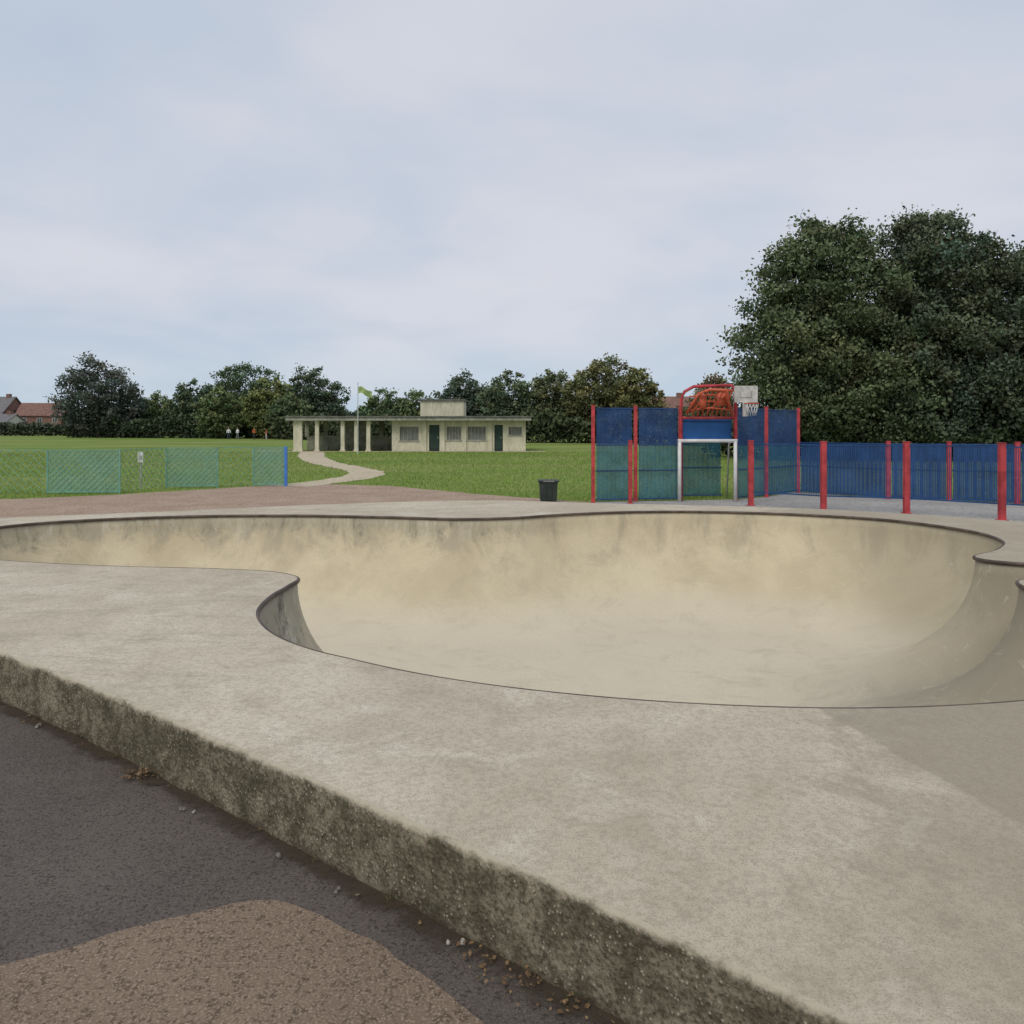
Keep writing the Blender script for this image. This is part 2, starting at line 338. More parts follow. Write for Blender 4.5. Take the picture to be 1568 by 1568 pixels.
ws=[-.01,.05,.11,.20]; es=[1.,.75,.35,0.]
vv=[];ff=[];ee=[]
for j,(w_,e_) in enumerate(zip(ws,es)):
    for p,nn in zip(segs,sn):
        q=p+nn*w_; vv.append((q[0],q[1],.013)); ee.append(e_)
n=len(segs)
for j in range(3):
    for i in range(n-1):
        if np.linalg.norm(segs[i+1]-segs[i])<.2: ff.append((j*n+i,(j+1)*n+i,(j+1)*n+i+1,j*n+i+1))
dm=bpy.data.meshes.new('kerb_dirt'); dm.from_pydata(vv,[],ff); at=dm.attributes.new('edge','FLOAT','POINT'); at.data.foreach_set('value',ee); dm.materials.append(M_dirt)
link(bpy.data.objects.new('dirt_along_kerb',dm))
M_leaf=foliage('dead_leaves',.8)
def leafsoup(centers,size,cols,flat=False,aspect=.6,up=None):
    n=len(centers); a=rng.standard_normal((n,3))
    if flat: a[:,2]*=.25
    a/=np.linalg.norm(a,axis=1)[:,None]; b_=rng.standard_normal((n,3))
    if flat: b_[:,2]*=.25
    b_-=a*np.sum(a*b_,1)[:,None]; b_/=np.linalg.norm(b_,axis=1)[:,None]
    sz=(size*rng.uniform(.6,1.3,n))[:,None]
    a=a*sz; b_=b_*sz*aspect
    c=centers
    return np.stack([c-a,c-.15*a+b_,c+a,c-.15*a-b_],1)
C=[];K=[]
def put(x,y,n,r,pal):
    for _ in range(n):
        C.append((x+rng.normal(0,r),y+rng.normal(0,r*.55),.018+abs(rng.normal(0,.012)))); K.append(pal[rng.integers(len(pal))])
brown=[(.20,.125,.06),(.15,.095,.05),(.25,.165,.085),(.10,.07,.042)]
for i in range(0,len(near),1):
    if rng.random()<.45:
        p=segs[i]+sn[i]*abs(rng.normal(.02,.03)); put(p[0],p[1],rng.integers(0,3),.02,brown+[(.06,.06,.03),(.3,.26,.18)])
put(-1.745,3.67,130,.045,brown); put(.02,2.33,60,.06,brown); put(-.09,2.42,35,.05,brown); put(.16,2.20,30,.05,brown)
C=np.array(C)
soup('fallen_leaves',leafsoup(C,.0085,None,True),4,np.array(K),M_leaf)
st=MB()
for (x,y,s_,m_) in [(-.165,2.50,.011,0),(-.205,2.49,.007,0),(-1.42,3.36,.009,1),(-1.36,3.33,.006,0),(.30,2.02,.008,1),(-.62,2.78,.008,1),(.18,2.14,.01,1),(-2.6,4.3,.015,1),(-.9,3.0,.01,1)]:
    for q in range(2):
        ph=rng.uniform(0,6)
        cx,cy=x+rng.normal(0,.006),y+rng.normal(0,.006)
        ring=[(cx+s_*math.cos(ph+k*1.05)*rng.uniform(.7,1.2),cy+s_*math.sin(ph+k*1.05)*rng.uniform(.7,1.2),.010) for k in range(6)]
        ring2=[(cx+(px-cx)*.6,cy+(py-cy)*.6,.012+s_*.7) for px,py,_ in ring]
        st.add(ring+ring2,[(k,(k+1)%6,6+(k+1)%6,6+k) for k in range(6)]+[(6,7,8,9,10,11)],m_)
st.obj('scattered_stones',[simple('pale_stone',(.5,.47,.4)),simple('grey_stone',(.25,.23,.19))])
W=[];K=[]
for i in range(len(near)):
    if rng.random()<.08:
        for _ in range(rng.integers(4,12)):
            p=segs[i]+sn[i]*.012+rng.normal(0,.012,2); h=rng.uniform(.012,.03); l=rng.normal(0,.012,2)
            W.append([(p[0]-.002,p[1]-.001,.012),(p[0]+.002,p[1]+.001,.012),(p[0]+l[0],p[1]+l[1],.012+h)]); K.append((.07,.08,.03) if rng.random()<.6 else (.16,.13,.06))
soup('weeds',np.array(W),3,np.array(K),M_blade)
n=110000
D=17+40*rng.random(n)**1.5; X=(rng.random(n)*1.5-.75)*D
P=np.c_[X,D]
bad=inside(P,pathpoly)|inside(P,walkpoly)|inside(P,courtp)|(P[:,1]>53)
P=P[~bad]; n=len(P)
h=rng.uniform(.025,.06,n)*(1+P[:,1]/60); wd=.006*(P[:,1]/14); an=rng.uniform(0,math.pi,n)
dx=np.cos(an)*wd; dy=np.sin(an)*wd; lx=rng.normal(0,.025,n); ly=rng.normal(0,.025,n)
z0=np.zeros(n)
V=np.stack([np.c_[P[:,0]-dx,P[:,1]-dy,z0],np.c_[P[:,0]+dx,P[:,1]+dy,z0],np.c_[P[:,0]+lx,P[:,1]+ly,h]],1)
kc=np.array([(.20,.30,.055),(.25,.34,.07),(.15,.23,.05),(.33,.34,.13)])[rng.integers(0,4,n)]*rng.uniform(.8,1.2,(n,1))
soup('grass_blades',V,3,kc,M_blade)
# ---------------------------------------------------------------- trees
def tree(name,x,y,blobs,leaf,nleaf,col,sub=1.2,nsub=45,r0=.3):
    e=empty(name); vol=np.array([b_[3]*b_[5] for b_ in blobs]); vol=vol/vol.sum()
    Cs=[];Ks=[]
    col=np.array(col)
    for b_,vf in zip(blobs,vol):
        c0=np.array([x+b_[0],y+b_[1],b_[2]]); r=np.array(b_[3:6])
        ns=max(8,int(nsub*vf*len(blobs)**.5)); d=rng.standard_normal((ns,3)); d/=np.linalg.norm(d,axis=1)[:,None]
        cc=c0+d*r*rng.uniform(.62,.98,(ns,1)); nl=int(nleaf*vf*.8/ns)
        for q,dd in zip(cc,d):
            sr=sub*rng.uniform(.5,1.3)
            u=rng.standard_normal((nl,3)); u/=np.linalg.norm(u,axis=1)[:,None]; rad=rng.random((nl,1))**.45*(1+.25*rng.standard_normal((nl,1)))
            pts=q+u*rad*sr*np.array([1,1,.75]); Cs.append(pts)
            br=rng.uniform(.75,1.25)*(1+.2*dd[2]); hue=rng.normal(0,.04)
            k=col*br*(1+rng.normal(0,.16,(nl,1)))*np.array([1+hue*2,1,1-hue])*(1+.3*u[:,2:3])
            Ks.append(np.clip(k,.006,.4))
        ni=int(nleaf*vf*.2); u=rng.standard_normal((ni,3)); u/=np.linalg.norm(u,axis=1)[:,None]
        Cs.append(c0+u*r*rng.random((ni,1))**.4*.85); Ks.append(np.clip(col*.7*rng.uniform(.7,1.2,(ni,1)),.006,.3))  # inner leaves tinted darker, shade inside the crown put into the colour
    Cs=np.vstack(Cs);Ks=np.vstack(Ks); k=Cs[:,2]>.15; Cs=Cs[k];Ks=Ks[k]
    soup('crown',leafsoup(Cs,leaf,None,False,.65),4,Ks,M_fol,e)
    m=MB(); zt=np.mean([b_[2] for b_ in blobs]); top=(x,y,zt*.8)
    m.tube([(x,y,-.1),(x+.05,y,zt*.3),(x,y,zt*.6),top],[r0*1.3,r0,r0*.8,r0*.6],9)
    for b_ in blobs:
        for kx in range(3):
            ex=(x+b_[0]+rng.normal(0,b_[3]*.35),y+b_[1]+rng.normal(0,b_[4]*.35),b_[2]+b_[5]*rng.uniform(.1,.6))
            st_=Vector((x,y,zt*rng.uniform(.3,.75))); mid=(st_+Vector(ex))/2+Vector((0,0,.3))
            m.tube([st_,mid,ex],[r0*.5,r0*.28,r0*.08],6)
    m.obj('trunk',[M_bark],e,True); return e
tree('broadleaf_tree',16.2,40,[(0,0,8.2,4.1,3.8,4.0),(-1.6,-.4,5.2,3.6,3.4,3.6),(1.5,.5,5.0,3.8,3.5,3.8),(-3.0,-.6,3.1,2.3,2.6,2.3),(1.0,-1.5,2.9,3.6,2.6,2.6),(-.2,0,10.3,2.4,2.3,2.1)],.10,92000,(.118,.145,.075),.85,190,r0=.4)
tree('broadleaf_tree',22.2,40.5,[(-.6,0,9.2,3.7,3.5,3.4),(1.6,0,7.6,4.5,4,4),(-1.2,-.8,5.2,4.0,3.5,3.8),(2.4,-1,4.2,4.2,3.5,3.7),(0,-1.2,2.9,4.5,3,2.6),(-.8,0,11.2,1.9,2,1.6)],.10,108000,(.10,.12,.075),.85,200,r0=.45)
tree('broadleaf_tree',28.2,42,[(0,0,7.6,4.2,3.8,3.9),(-.6,-.5,4.3,4.6,3.8,4.0),(1,0,10,2.2,2.4,2.2)],.12,45000,(.10,.12,.072),.95,130,r0=.4)
def far(name,u,top,halfw,D,col,n=5000,lf=.3,sub=1.0):
    s=D/1200.; X=(u-784)*s; zt=1.65+(655-top)*s; hw=halfw*s*1.08
    zc=zt*.60; rz=zt*.40
    bl=[(0,0,zc,hw*.74,hw*.7,rz),(-hw*.42,0,zc*.78,hw*.58,hw*.6,rz*.85),(hw*.42,.3,zc*.78,hw*.58,hw*.6,rz*.88),(hw*.1,-.3,zt*.3,hw*.9,hw*.6,zt*.28)]
    col=tuple(1.95*q+.016 for q in col)
    return tree(name,X,D,bl,lf*.68,int(n*2.0),col,sub*max(.7,hw*.17),85,r0=.25)
far('broadleaf_tree',150,541,62,128,(.044,.052,.042),9000,.30)
far('broadleaf_tree',205,600,34,132,(.05,.07,.032),3500)
far('broadleaf_tree',242,600,30,134,(.06,.08,.03),3500)
far('broadleaf_tree',296,578,40,126,(.042,.06,.03),6000)
far('broadleaf_tree',378,550,64,130,(.045,.066,.03),10000)
far('broadleaf_tree',415,578,42,118,(.080,.092,.030),6000)
far('broadleaf_tree',478,560,52,124,(.040,.058,.032),8000)
far('broadleaf_tree',335,592,36,118,(.06,.078,.03),4500)
far('broadleaf_tree',445,600,34,112,(.05,.068,.03),4500)
far('broadleaf_tree',590,596,42,98,(.055,.08,.035),5000,.25)
far('broadleaf_tree',635,596,42,98,(.07,.09,.035),5000,.25)
far('broadleaf_tree',712,568,46,92,(.045,.062,.04),7500,.24)
far('broadleaf_tree',778,563,46,90,(.05,.066,.034),7500,.24)
far('broadleaf_tree',846,563,44,90,(.055,.065,.028),7500,.24)
far('broadleaf_tree',925,545,62,86,(.066,.068,.026),12000,.24)
far('broadleaf_tree',975,565,42,84,(.07,.07,.024),6000,.24)
far('broadleaf_tree',1092,574,36,70,(.075,.06,.03),4500,.2)
far('broadleaf_tree',1050,622,34,74,(.045,.06,.03),3500,.2)
def hedge(name,pts,h,dep,n,leaf,col):
    pts=np.array(pts,float); L=np.r_[0,np.cumsum(np.linalg.norm(np.diff(pts,axis=0),axis=1))]
    t=rng.random(n)*L[-1]; X=np.interp(t,L,pts[:,0]); Y=np.interp(t,L,pts[:,1])
    hh=h*np.array([.85+.4*mnoise.noise(Vector((a*.22,b_*.22,1)))+.25*mnoise.noise(Vector((a*.9,1,1))) for a,b_ in zip(X,Y)])
    z=hh*rng.random(n)**.6; y=Y+rng.normal(0,dep,n)
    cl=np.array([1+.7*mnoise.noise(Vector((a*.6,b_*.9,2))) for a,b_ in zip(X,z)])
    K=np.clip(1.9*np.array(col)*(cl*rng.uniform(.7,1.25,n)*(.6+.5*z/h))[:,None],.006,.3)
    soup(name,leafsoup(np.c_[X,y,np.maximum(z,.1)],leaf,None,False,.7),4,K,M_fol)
hedge('hedge',[(-75,132),(-58,126),(-40,122),(-26,118)],3.8,.8,26000,.28,(.042,.055,.032))
hedge('hedge',[(-34,112),(-20,100),(-9,88),(2,86),(20,80),(30,66)],3.4,.9,32000,.24,(.045,.056,.028))
hedge('hedge',[(11,44),(20,38.5),(40,38)],2.1,.7,22000,.12,(.034,.048,.024))
hedge('distant_trees',[(-400,300),(-150,200),(-60,190),(0,190),(60,190),(200,180),(420,220)],6.5,3,26000,1.0,(.055,.07,.055))
# ---------------------------------------------------------------- houses
M_brick=simple('red_brick',(.26,.15,.12),.9,.35,3); M_tile=simple('roof_tile',(.25,.14,.11),.85,.35,2); M_wh=simple('white_render',(.6,.59,.56),.8,.12,2)
M_glass=simple('window_glass',(.05,.06,.07),.15,.3,2,.6); M_slate=simple('slate_roof',(.2,.19,.195),.8,.3,2)
def house(name,x,y,w,d,he,hr,wall,roof,rot=0):
    e=empty(name); e.location=(x,y,0); e.rotation_euler=(0,0,rot)
    m=MB(); m.box(-w/2,w/2,-d/2,d/2,0,he)
    for s_ in (-1,1): m.add([(s_*w/2,-d/2,he),(s_*w/2,d/2,he),(s_*w/2,0,hr)],[(0,1,2)])
    m.obj('walls',[wall],e)
    m=MB(); o=.35
    for s_ in (-1,1):
        m.add([(-w/2-o,s_*(d/2+o),he-.2),(w/2+o,s_*(d/2+o),he-.2),(w/2+o,0,hr+.1),(-w/2-o,0,hr+.1),(-w/2-o,s_*(d/2+o),he-.05),(w/2+o,s_*(d/2+o),he-.05),(w/2+o,0,hr+.25),(-w/2-o,0,hr+.25)],[(0,1,2,3),(4,5,6,7),(0,1,5,4),(1,2,6,5),(3,0,4,7)])
    m.box(w*.28,w*.28+.9,-.4,.4,hr-.6,hr+.9,1); m.obj('roof',[roof,M_brick],e)
    m=MB()
    for i in range(3):
        cx=-w/2+w*(i+.5)/3
        for z in (1.0,he-1.7):
            m.box(cx-.55,cx+.55,-d/2-.06,-d/2+.02,z-.08,z+1.08,0); m.box(cx-.45,cx+.45,-d/2-.09,-d/2-.03,z,z+1.,1); m.box(cx-.03,cx+.03,-d/2-.12,-d/2-.08,z,z+1.,0)
    m.obj('windows',[M_wh,M_glass],e)
house('brick_house',-113,190,10,8,4.6,7.4,M_brick,M_tile,.2)
house('brick_house',-126,192,10,8,5.0,9.0,M_brick,M_slate,-.2)
house('rendered_house',-118,180,8,7,3.0,4.6,M_wh,M_slate,0)
house('brick_house',27,140,9,8,4.8,7.0,M_wh,M_tile,.1)
hedge('hedge',[(-110,160),(-90,158),(-72,150)],2.8,.8,9000,.3,(.045,.055,.035))
# ---------------------------------------------------------------- pavilion
M_cream,nt,b=newmat('cream_render',.85,.2)
c=mixc(nt,ramp(nt,noi(nt,2.5,5,.7,pos(nt,(1,1,.4))),.35,.7),(.53,.51,.37),(.70,.67,.51)); c=mixc(nt,ramp(nt,noi(nt,4,6,.75,pos(nt,(2,2,.5)),.5),.50,.68,0,.6),c,(.33,.31,.22)); lk(nt,c,b.inputs['Base Color'])
M_fasc=simple('weathered_fascia',(.42,.41,.35),.8,.35,4); M_flat=simple('felt_roof',(.18,.18,.165),.9,.3,2)
M_dgreen=simple('dark_green_door',(.03,.06,.045),.5,.3,3); M_shut=simple('grey_shutter',(.24,.25,.22),.6,.3,3); M_darkin=simple('shelter_back_wall',(.40,.39,.29),.9,.5,1.5)
e=empty('pavilion_building'); F=55.0
def ux(u,D=55.0): return (u-784)/1200*D
RZ=2.13
m=MB(); m.box(ux(443),ux(813),F-.9,F+6,RZ+.02,RZ+.25,0); m.box(ux(441),ux(815),F-1.0,F+6.1,RZ+.25,RZ+.33,1); m.obj('roof',[M_fasc,M_flat],e)
m=MB(); m.box(ux(640),ux(708),F+1.4,F+4.6,RZ+.33,3.60,0); m.box(ux(637),ux(711),F+1.25,F+4.75,3.60,3.70,1); m.obj('tank_room',[M_cream,M_flat],e)
m=MB(); x0,x1=ux(600),ux(805)
ops=[(ux(612),ux(641),.75,1.72,'w'),(ux(657),ux(673),0.06,1.85,'d'),(ux(684),ux(706),.8,1.72,'w'),(ux(716),ux(744),.8,1.72,'w'),(ux(757),ux(770),.06,1.85,'d'),(ux(779),ux(799),1.15,1.7,'w')]
cur=x0
for a_,b_,z0_,z1_,k in ops:
    m.box(cur,a_,F,F+.25,0,RZ+.015); m.box(a_,b_,F,F+.25,z1_,RZ+.015)
    if z0_>.1: m.box(a_,b_,F,F+.25,0,z0_)
    cur=b_
m.box(cur,x1,F,F+.25,0,RZ+.015); m.box(x0,x0+.25,F+.25,F+5.5,0,RZ+.015); m.box(x1-.25,x1,F+.25,F+5.5,0,RZ+.015); m.box(x0+.25,x1-.25,F+5.25,F+5.5,0,RZ+.015)
for u in (650,678,711,750): m.box(ux(u)-.14,ux(u)+.14,F-.12,F-.003,0,RZ-.01)
m.obj('walls',[M_cream],e)
m=MB()
for a_,b_,z0_,z1_,k in ops:
    mi=0 if k=='d' else 1
    m.box(a_,b_,F+.12,F+.16,z0_,z1_,mi)
    if k=='w':
        nb=5
        for i in range(nb+1):
            xx=a_+(b_-a_)*i/nb; m.box(xx-.02,xx+.02,F+.07,F+.118,z0_,z1_,2)
        m.box(a_-.06,b_+.06,F-.06,F-.003,z0_-.08,z0_,2)
    else:
        m.box(a_+.08,b_-.08,F+.09,F+.118,z0_+.15,z0_+.8,0); m.box(b_-.16,b_-.1,F+.06,F+.118,.9,1.0,2)
m.obj('doors_and_shuttered_windows',[M_dgreen,M_shut,M_fasc],e)
m=MB()
for u,w_ in ((459,.6),(488,.26),(527,.26),(547,.2),(566,.26)):
    m.box(ux(u)-w_/2,ux(u)+w_/2,F-.55,F-.3,0,RZ+.015,0); m.box(ux(u)-w_/2-.05,ux(u)+w_/2+.05,F-.6,F-.25,0,.12,0)
m.obj('columns',[M_cream],e)
m=MB(); xa,xb=ux(447),ux(600)
m.box(xa,xb,F+4,F+4.2,0,.95,0)
for i in range(6):
    xx=xa+(xb-xa)*i/5.; m.box(xx-.15,xx+.15,F+4,F+4.2,.95,RZ+.015,0)
m.box(xa+.3,xb,F+3.9,F+3.97,.98,1.05,1)
m.box(xa+2.4,xa+4.6,F+3.96,F+4.24,.95,RZ,1); m.obj('shelter_back_wall',[M_darkin,M_fasc],e)
m=MB()
for k in range(2):
    bx=xa+1.6+k*2.9; m.box(bx,bx+1.8,F+2.9,F+3.3,.40,.45); m.box(bx+.1,bx+.2,F+2.95,F+3.25,0,.40); m.box(bx+1.6,bx+1.7,F+2.95,F+3.25,0,.40)
m.obj('benches',[M_fasc],e)
e=empty('flagpole'); m=MB(); px=ux(548,50); m.tube([(px,50,0),(px,50,.4),(px,50,4.45)],[.05,.035,.022],10); m.tube([(px,50,4.45),(px,50,4.55)],[.04,.02],8); m.obj('pole',[simple('pole_white',(.55,.57,.53),.5,.15,4)],e)
m=MB(); vs=[];fs=[]
for i in range(13):
    for j in range(7):
        s_=i/12; tt=j/6; vs.append((px+.03+.85*s_,50+.14*math.sin(s_*8+tt)*s_,4.25-.42*tt-.32*s_*s_+.06*math.sin(s_*7)))
for i in range(12):
    for j in range(6): fs.append((i*7+j,i*7+j+1,(i+1)*7+j+1,(i+1)*7+j))
m.add(vs,fs); m.obj('flag',[simple('flag_green',(.42,.55,.22),.8,.4,3)],e,True)
# ---------------------------------------------------------------- sports court fencing
M_rp=simple('red_paint',(.56,.07,.08),.55,.35,5,.3); M_bl=simple('blue_paint',(.03,.085,.23),.6,.35,2,.25); M_wp=simple('white_paint',(.72,.72,.71),.5,.15,6,.4); M_or=simple('orange_paint',(.65,.13,.06),.5,.25,6,.4)
M_tl=simple('blue_green_panel',(.045,.17,.23),.6,.3,3,.25)
e=empty('sports_court_fence')
TA=[(1.78,17.2),(2.75,17.45),(3.78,17.6)]; TB=[(5.06,17.75),(6.0,18.5),(7.23,19.8)]
NL=[(5.03,16.5),(6.16,15.5),(7.55,15.0),(8.69,13.9),(9.8,12.9),(11.2,12.1)]
BL=[(7.23,19.8),(8.64,18.0),(9.76,17.5),(10.9,16.9),(12.2,16.3),(13.6,15.6),(15.2,15.0)]
mp=MB(); mb=MB()
def post(x,y,h,w=.10,m_=mp):
    m_.box(x-w/2,x+w/2,y-w/2,y+w/2,0,h); m_.box(x-w*.8,x+w*.8,y-w*.8,y+w*.8,.013,.025); m_.box(x-w/2-.008,x+w/2+.008,y-w/2-.008,y+w/2+.008,h,h+.015)
def panel(p,q,z0,z1,sp=.046,wd=.031,rails=None,mt=0,zs=None):
    p=Vector((*p,0));q=Vector((*q,0)); L=(q-p).length; d=(q-p)/L; nb=int((L-.14)/sp)
    bands=[(z0,z1,mt)] if zs is None else [(z0,zs-.01,2),(zs+.01,z1,mt)]
    for i in range(nb):
        c=p+d*(.08+i*sp+wd/2)
        for a_,b_,mm in bands:
            mb.add([c-d*wd/2+Vector((0,0,a_)),c+d*wd/2+Vector((0,0,a_)),c+d*wd/2+Vector((0,0,b_)),c-d*wd/2+Vector((0,0,b_))],[(0,1,2,3)],mm)
    for z in (rails or (z0,(z0+z1)/2,z1)):
        mb.beam(p+d*.06+Vector((0,0,z)),q-d*.06+Vector((0,0,z)),.03,.025,0)
for p in TA+TB: post(*p,2.13,.075)
for a_,b_ in list(zip(TA,TA[1:]))+list(zip(TB,TB[1:])): panel(a_,b_,.07,2.08,.031,.024,(.07,.7,1.27,2.08),0,1.27)
for p in NL: post(*p,1.37,.10)
post(2.55,16.9,1.37,.08)
for a_,b_ in zip(NL,NL[1:]): panel(a_,b_,.30,1.31,.033,.012,(.30,1.31))
for p in BL[1:]: post(*p,1.33,.08)
for a_,b_ in zip(BL,BL[1:]): panel(a_,b_,.06,1.28,.031,.027,(.06,.7,1.28))
panel((3.82,18.3),(5.0,18.45),.07,1.36,.031,.024,None,2)
mb.add([(3.84,17.72,1.40),(5.0,17.86,1.40),(5.0,17.86,1.83),(3.84,17.72,1.83)],[(0,1,2,3)],1)
mb.beam((3.84,17.71,1.40),(5.0,17.85,1.40),.04,.04,1); mb.beam((3.84,17.71,1.83),(5.0,17.85,1.83),.04,.04,1)
mp.obj('posts',[M_rp],e,bevel=.006); mb.obj('slatted_panels',[M_bl,simple('bright_blue_panel',(.03,.14,.40),.5,.2,3),M_tl],e)
g=empty('football_goal'); m=MB()
m.tube([(3.70,17.3,0),(3.70,17.3,1.36)],.04,10); m.tube([(4.93,17.3,0),(4.93,17.3,1.36)],.04,10); m.tube([(3.66,17.3,1.36),(4.97,17.3,1.36)],.04,10)
m.tube([(3.70,17.3,1.36),(3.76,17.9,1.3),(3.8,18.2,.02)],.02,8); m.tube([(4.93,17.3,1.36),(4.96,17.9,1.3),(5.0,18.25,.02)],.02,8)
m.obj('goal_frame',[M_wp],g,True)
h=empty('basketball_hoop'); m=MB()
def zz(v,D=17.5): return 1.65+(655-v)/1200*D
X=lambda u: ux(u,17.5)
m.tube([(X(1043),17.5,0),(X(1043),17.5,zz(612)),(X(1048),17.5,zz(600)),(X(1062),17.5,zz(592)),(X(1118),17.5,zz(590))],.036,8)
m.tube([(X(1126),17.5,0),(X(1126),17.5,zz(600)),(X(1122),17.5,zz(591)),(X(1116),17.5,zz(590))],.036,8)
m.tube([(X(1043),17.5,zz(640)),(X(1126),17.5,zz(640))],.03,8)
m.obj('uprights',[M_rp],h,True)
m=MB()
m.tube([(X(1050),17.42,zz(634)),(X(1066),17.25,zz(604)),(X(1080),17.1,zz(598)),(X(1112),17.0,zz(600))],.035,8)
m.tube([(X(1120),17.42,zz(636)),(X(1108),17.2,zz(612)),(X(1104),17.0,zz(600))],.035,8)
for k in range(8):
    u=1060+k*7.2; m.tube([(X(u),17.45,zz(637)),(X(u+2),17.3,zz(612)),(X(u+4),17.12,zz(600 if k>0 else 606))],.016,6)
for v in (628,618,608): m.tube([(X(1054),17.4,zz(v)),(X(1085),17.3,zz(v-3)),(X(1116),17.35,zz(v))],.022,6)
for u0,u1 in ((1056,1080),(1080,1108)):
    m.tube([(X(u0),17.38,zz(632)),(X(u1),17.25,zz(604))],.02,6)
m.box(X(1068),X(1078),17.28,17.32,zz(626),zz(606)); m.box(X(1094),X(1110),17.28,17.32,zz(622),zz(602))
m.obj('support_cage',[M_or],h,True)
M_bb=simple('backboard_grey',(.62,.60,.57),.6,.3,7)
m=MB(); m.box(X(1118),X(1153),17.16,17.20,zz(617),zz(592),0); m.box(X(1126),X(1144),17.153,17.157,zz(610),zz(609),1); m.box(X(1126),X(1127),17.153,17.157,zz(609),zz(600),1); m.box(X(1143),X(1144),17.153,17.157,zz(609),zz(600),1)
m.box(X(1130),X(1137),17.10,17.16,zz(638),zz(617.3),0)
m.obj('backboard',[M_bb,simple('faded_marking',(.40,.33,.31))],h)
m=MB(); cx,cy,cz=X(1140),16.98,zz(619)
ring=[(cx+.15*math.cos(t_),cy+.15*math.sin(t_),cz) for t_ in np.linspace(0,2*math.pi,20,endpoint=False)]
m.tube(ring,.012,6,0,True)
for k in range(12):
    t_=k*math.pi/6
    for s_ in (-1,1):
        m.tube([(cx+.15*math.cos(t_),cy+.15*math.sin(t_),cz),(cx+.12*math.cos(t_+s_*.3),cy+.12*math.sin(t_+s_*.3),cz-.13),(cx+.09*math.cos(t_+s_*.6),cy+.09*math.sin(t_+s_*.6),cz-.26)],.005,4,1)
m.obj('hoop_and_net',[M_or,M_wp],h,True)
# ---------------------------------------------------------------- litter bin
M_bin=simple('dark_green_plastic',(.045,.06,.05),.6,.3,5,.3)
m=MB(); bx,by=.8,17.3
def frust(m,z0,z1,a0,a1,mi=0):
    m.add([(bx-a0,by-a0,z0),(bx+a0,by-a0,z0),(bx+a0,by+a0,z0),(bx-a0,by+a0,z0),(bx-a1,by-a1,z1),(bx+a1,by-a1,z1),(bx+a1,by+a1,z1),(bx-a1,by+a1,z1)],[(3,2,1,0),(4,5,6,7),(0,1,5,4),(1,2,6,5),(2,3,7,6),(3,0,4,7)],mi)
frust(m,.01,.06,.17,.17); frust(m,.06,.46,.18,.20); frust(m,.46,.50,.225,.225)
for s_ in (-1,1): m.box(bx+s_*.06-.01,bx+s_*.06+.01,by-.215,by-.19,.1,.42)
m.box(bx-.12,bx+.12,by-.232,by-.226,.465,.495,1)
m.obj('litter_bin',[M_bin,M_shut],None,bevel=.012)
# ---------------------------------------------------------------- green mesh fence on the left
M_gm=simple('green_mesh_wire',(.20,.42,.34),.5,.25,5,.3)
M_gs,nt,b=newmat('fine_green_mesh',.6,.2); lk(nt,mixc(nt,noi(nt,3,3),(.17,.35,.27),(.27,.46,.38)),b.inputs['Base Color'])
sw=noi(nt,2,2); lk(nt,ramp(nt,sw,.3,.7,.3,.6),b.inputs['Alpha'])
M_bp=simple('blue_post_paint',(.08,.24,.62),.5,.2,5)
e=empty('mesh_fence')
line=[(-19.0,18.9),(-15.2,19.0),(-11.5,19.4),(-9.76,19.5),(-9.4,21.3),(-8.08,21.5),(-7.26,22.0),(-6.35,22.0)]
m=MB();ms=MB()
for i,(x,y) in enumerate(line[:-1]): m.tube([(x,y,0),(x,y,1.1)],.020,8)
for i,(a_,b_) in enumerate(zip(line,line[1:])):
    a_=Vector((*a_,0));b_=Vector((*b_,0)); L=(b_-a_).length; d=(b_-a_)/L; H=1.05
    solid=i in (2,4,6)
    sp=.15 if solid else .2; r=.006 if solid else .0035
    k=-int(H/sp)
    while k*sp<L:
        for sgn in (0,1):
            s0=k*sp;s1=s0+H
            t0=max(s0,0);t1=min(s1,L)
            if t1>t0:
                za=.05+(t0-s0);zb=.05+(t1-s0)
                if sgn: za=1.1-(t0-s0);zb=1.1-(t1-s0)
                m.beam(a_+d*t0+Vector((0,0,za)),a_+d*t1+Vector((0,0,zb)),r*2,r*2)
        k+=1
    m.beam(a_+Vector((0,0,1.1)),b_+Vector((0,0,1.1)),.015,.015)
    if solid:
        nv=Vector((-d.y,d.x,0))*.012
        m.beam(a_+Vector((0,0,.06)),b_+Vector((0,0,.06)),.03,.03)
        ms.add([a_+nv+Vector((0,0,.06)),b_+nv+Vector((0,0,.06)),b_+nv+Vector((0,0,1.08)),a_+nv+Vector((0,0,1.08))],[(0,1,2,3)])
m.obj('posts_and_wire',[M_gm],e); ms.obj('mesh_infill',[M_gs],e)
m=MB(); m.box(-6.39,-6.31,21.96,22.04,0,1.12); m.obj('blue_end_post',[M_bp],e,bevel=.008)
m=MB(); sx,sy=(215-784)/1200*21,21; m.box(sx-.07,sx+.07,sy-.01,sy+.01,.72,1.0,0); m.box(sx-.02,sx+.02,sy+.012,sy+.04,0,1.0,1); m.box(sx-.05,sx+.05,sy-.016,sy-.012,.80,.90,1); m.obj('small_sign',[M_wp,M_fasc])
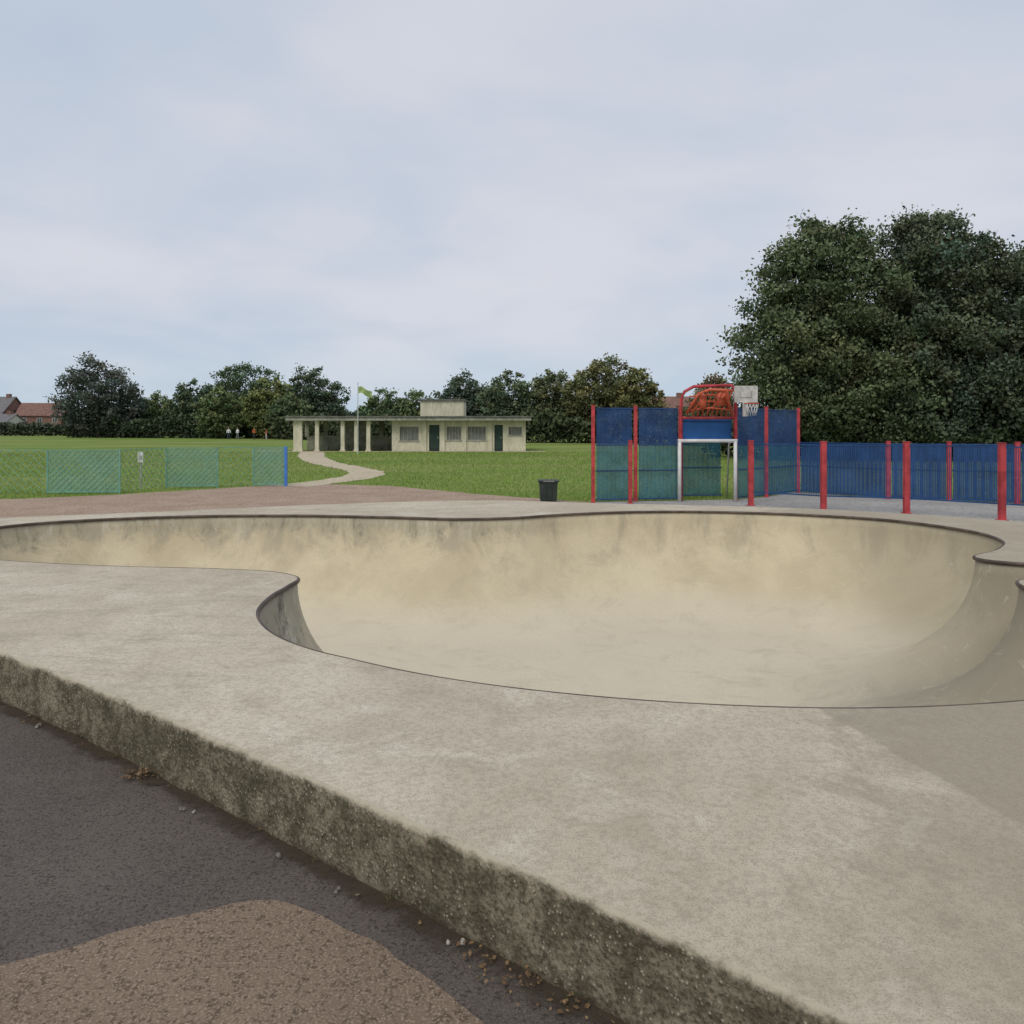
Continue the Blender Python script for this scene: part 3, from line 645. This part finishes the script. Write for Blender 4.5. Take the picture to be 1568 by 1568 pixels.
# ---------------------------------------------------------------- far people on the field
def person(x,y,face,top,legs,hgt=1.7):
    s=hgt/1.75; e=empty('person'); e.location=(x,y,0); e.rotation_euler=(0,0,face)
    J={'pel':(0,0,.95,.13),'ch':(0,0,1.25,.15),'nk':(0,0,1.48,.06),'shL':(-.19,0,1.40,.065),'elL':(-.26,.02,1.13,.05),'haL':(-.25,-.1,.90,.035),
       'shR':(.19,0,1.40,.065),'elR':(.27,.0,1.13,.05),'haR':(.26,-.08,.88,.035),'kL':(-.11,-.06,.52,.075),'fL':(-.12,.02,.07,.055),'tL':(-.12,-.12,.04,.04),'kR':(.11,.03,.52,.075),'fR':(.12,.08,.07,.055),'tR':(.12,-.06,.04,.04)}
    E=[('pel','ch'),('ch','nk'),('ch','shL'),('shL','elL'),('elL','haL'),('ch','shR'),('shR','elR'),('elR','haR'),('pel','kL'),('kL','fL'),('fL','tL'),('pel','kR'),('kR','fR'),('fR','tR')]
    ks=list(J); me=bpy.data.meshes.new('body'); me.from_pydata([tuple(c_*s for c_ in J[k][:3]) for k in ks],[(ks.index(a_),ks.index(b_)) for a_,b_ in E],[])
    o=bpy.data.objects.new('body',me); link(o,e); sk=o.modifiers.new('s','SKIN')
    for i,k in enumerate(ks): me.skin_vertices[0].data[i].radius=(J[k][3]*s,)*2
    me.skin_vertices[0].data[0].use_root=True
    o.modifiers.new('ss','SUBSURF').levels=1; o.modifiers['ss'].render_levels=1
    mt,nt,b=newmat('clothes',.8,.2); x_,y_,z_=sep(nt); lk(nt,mixc(nt,ramp(nt,z_,.93*s,.96*s),legs,top),b.inputs['Base Color']); me.materials.append(mt)
    m=MB(); pr=[(0,1.50,.045),(0,1.56,.075),(0,1.64,.092),(0,1.70,.085),(0,1.745,.05),(0,1.755,.01)]
    m.tube([(0,0,z*s) for _,z,_ in pr],[r*s for *_,r in pr],12); m.add([(-.015*s,-.085*s,1.6*s),(.015*s,-.085*s,1.6*s),(0,-.11*s,1.6*s),(0,-.088*s,1.64*s)],[(0,2,3),(2,1,3),(0,1,2)])
    m.obj('head',[simple('skin',(.45,.28,.2),.6,.1)],e,True)
    m=MB(); m.tube([(0,.015,z*s) for z in (1.63,1.68,1.74,1.77)],[.098*s,.1*s,.07*s,.015*s],12); m.obj('hair',[simple('hair',(.04,.028,.02))],e,True)
person(-40.5,112,.4,(.75,.75,.72),(.05,.06,.1)); person(-39.4,112.5,-.5,(.7,.7,.7),(.2,.2,.22)); person(-36.2,110,1.0,(.6,.16,.06),(.06,.05,.05)); person(-34.8,111,-1,(.55,.12,.1),(.5,.48,.45),1.45)
# ---------------------------------------------------------------- light
SE=math.radians(48)
sl=bpy.data.lights.new('sun','SUN'); sl.energy=1.3; sl.angle=math.radians(28); sl.color=(1,.95,.87)
so=bpy.data.objects.new('sun',sl); COL.objects.link(so); so.rotation_euler=(math.radians(90)-SE,0,math.radians(-22))
w=bpy.data.worlds.new('World'); S.world=w; w.use_nodes=True; nt=w.node_tree; nt.nodes.clear()
out=nt.nodes.new('ShaderNodeOutputWorld'); sk=nt.nodes.new('ShaderNodeTexSky'); sk.sky_type='NISHITA'; sk.sun_disc=False; sk.sun_elevation=SE; sk.sun_rotation=math.radians(202)
b1=nt.nodes.new('ShaderNodeBackground'); b1.inputs[1].default_value=.09; lk(nt,sk.outputs[0],b1.inputs[0])
tc=nt.nodes.new('ShaderNodeTexCoord'); sp=nt.nodes.new('ShaderNodeSeparateXYZ'); lk(nt,tc.outputs['Generated'],sp.inputs[0])
zc=math2(nt,'ADD',math2(nt,'MAXIMUM',sp.outputs[2],0.),.18)
cb=nt.nodes.new('ShaderNodeCombineXYZ'); lk(nt,math2(nt,'DIVIDE',sp.outputs[0],zc),cb.inputs[0]); lk(nt,math2(nt,'DIVIDE',sp.outputs[1],zc),cb.inputs[1])
n1=noi(nt,.5,5,.5,cb.outputs[0],.4); n2=noi(nt,1.4,5,.5,cb.outputs[0],.4)
nn=math2(nt,'ADD',math2(nt,'MULTIPLY',n1,.72),math2(nt,'MULTIPLY',n2,.28))
f=ramp(nt,nn,.36,.60)
c=mixc(nt,f,(.52,.60,.715),(.71,.72,.785))
hz=ramp(nt,sp.outputs[2],.0,.15,.6,0.); c=mixc(nt,hz,c,(.50,.63,.755))
b2=nt.nodes.new('ShaderNodeBackground'); b2.inputs[1].default_value=1.0; lk(nt,c,b2.inputs[0])
mx=nt.nodes.new('ShaderNodeMixShader'); mx.inputs[0].default_value=.92; lk(nt,b1.outputs[0],mx.inputs[1]); lk(nt,b2.outputs[0],mx.inputs[2]); lk(nt,mx.outputs[0],out.inputs['Surface'])
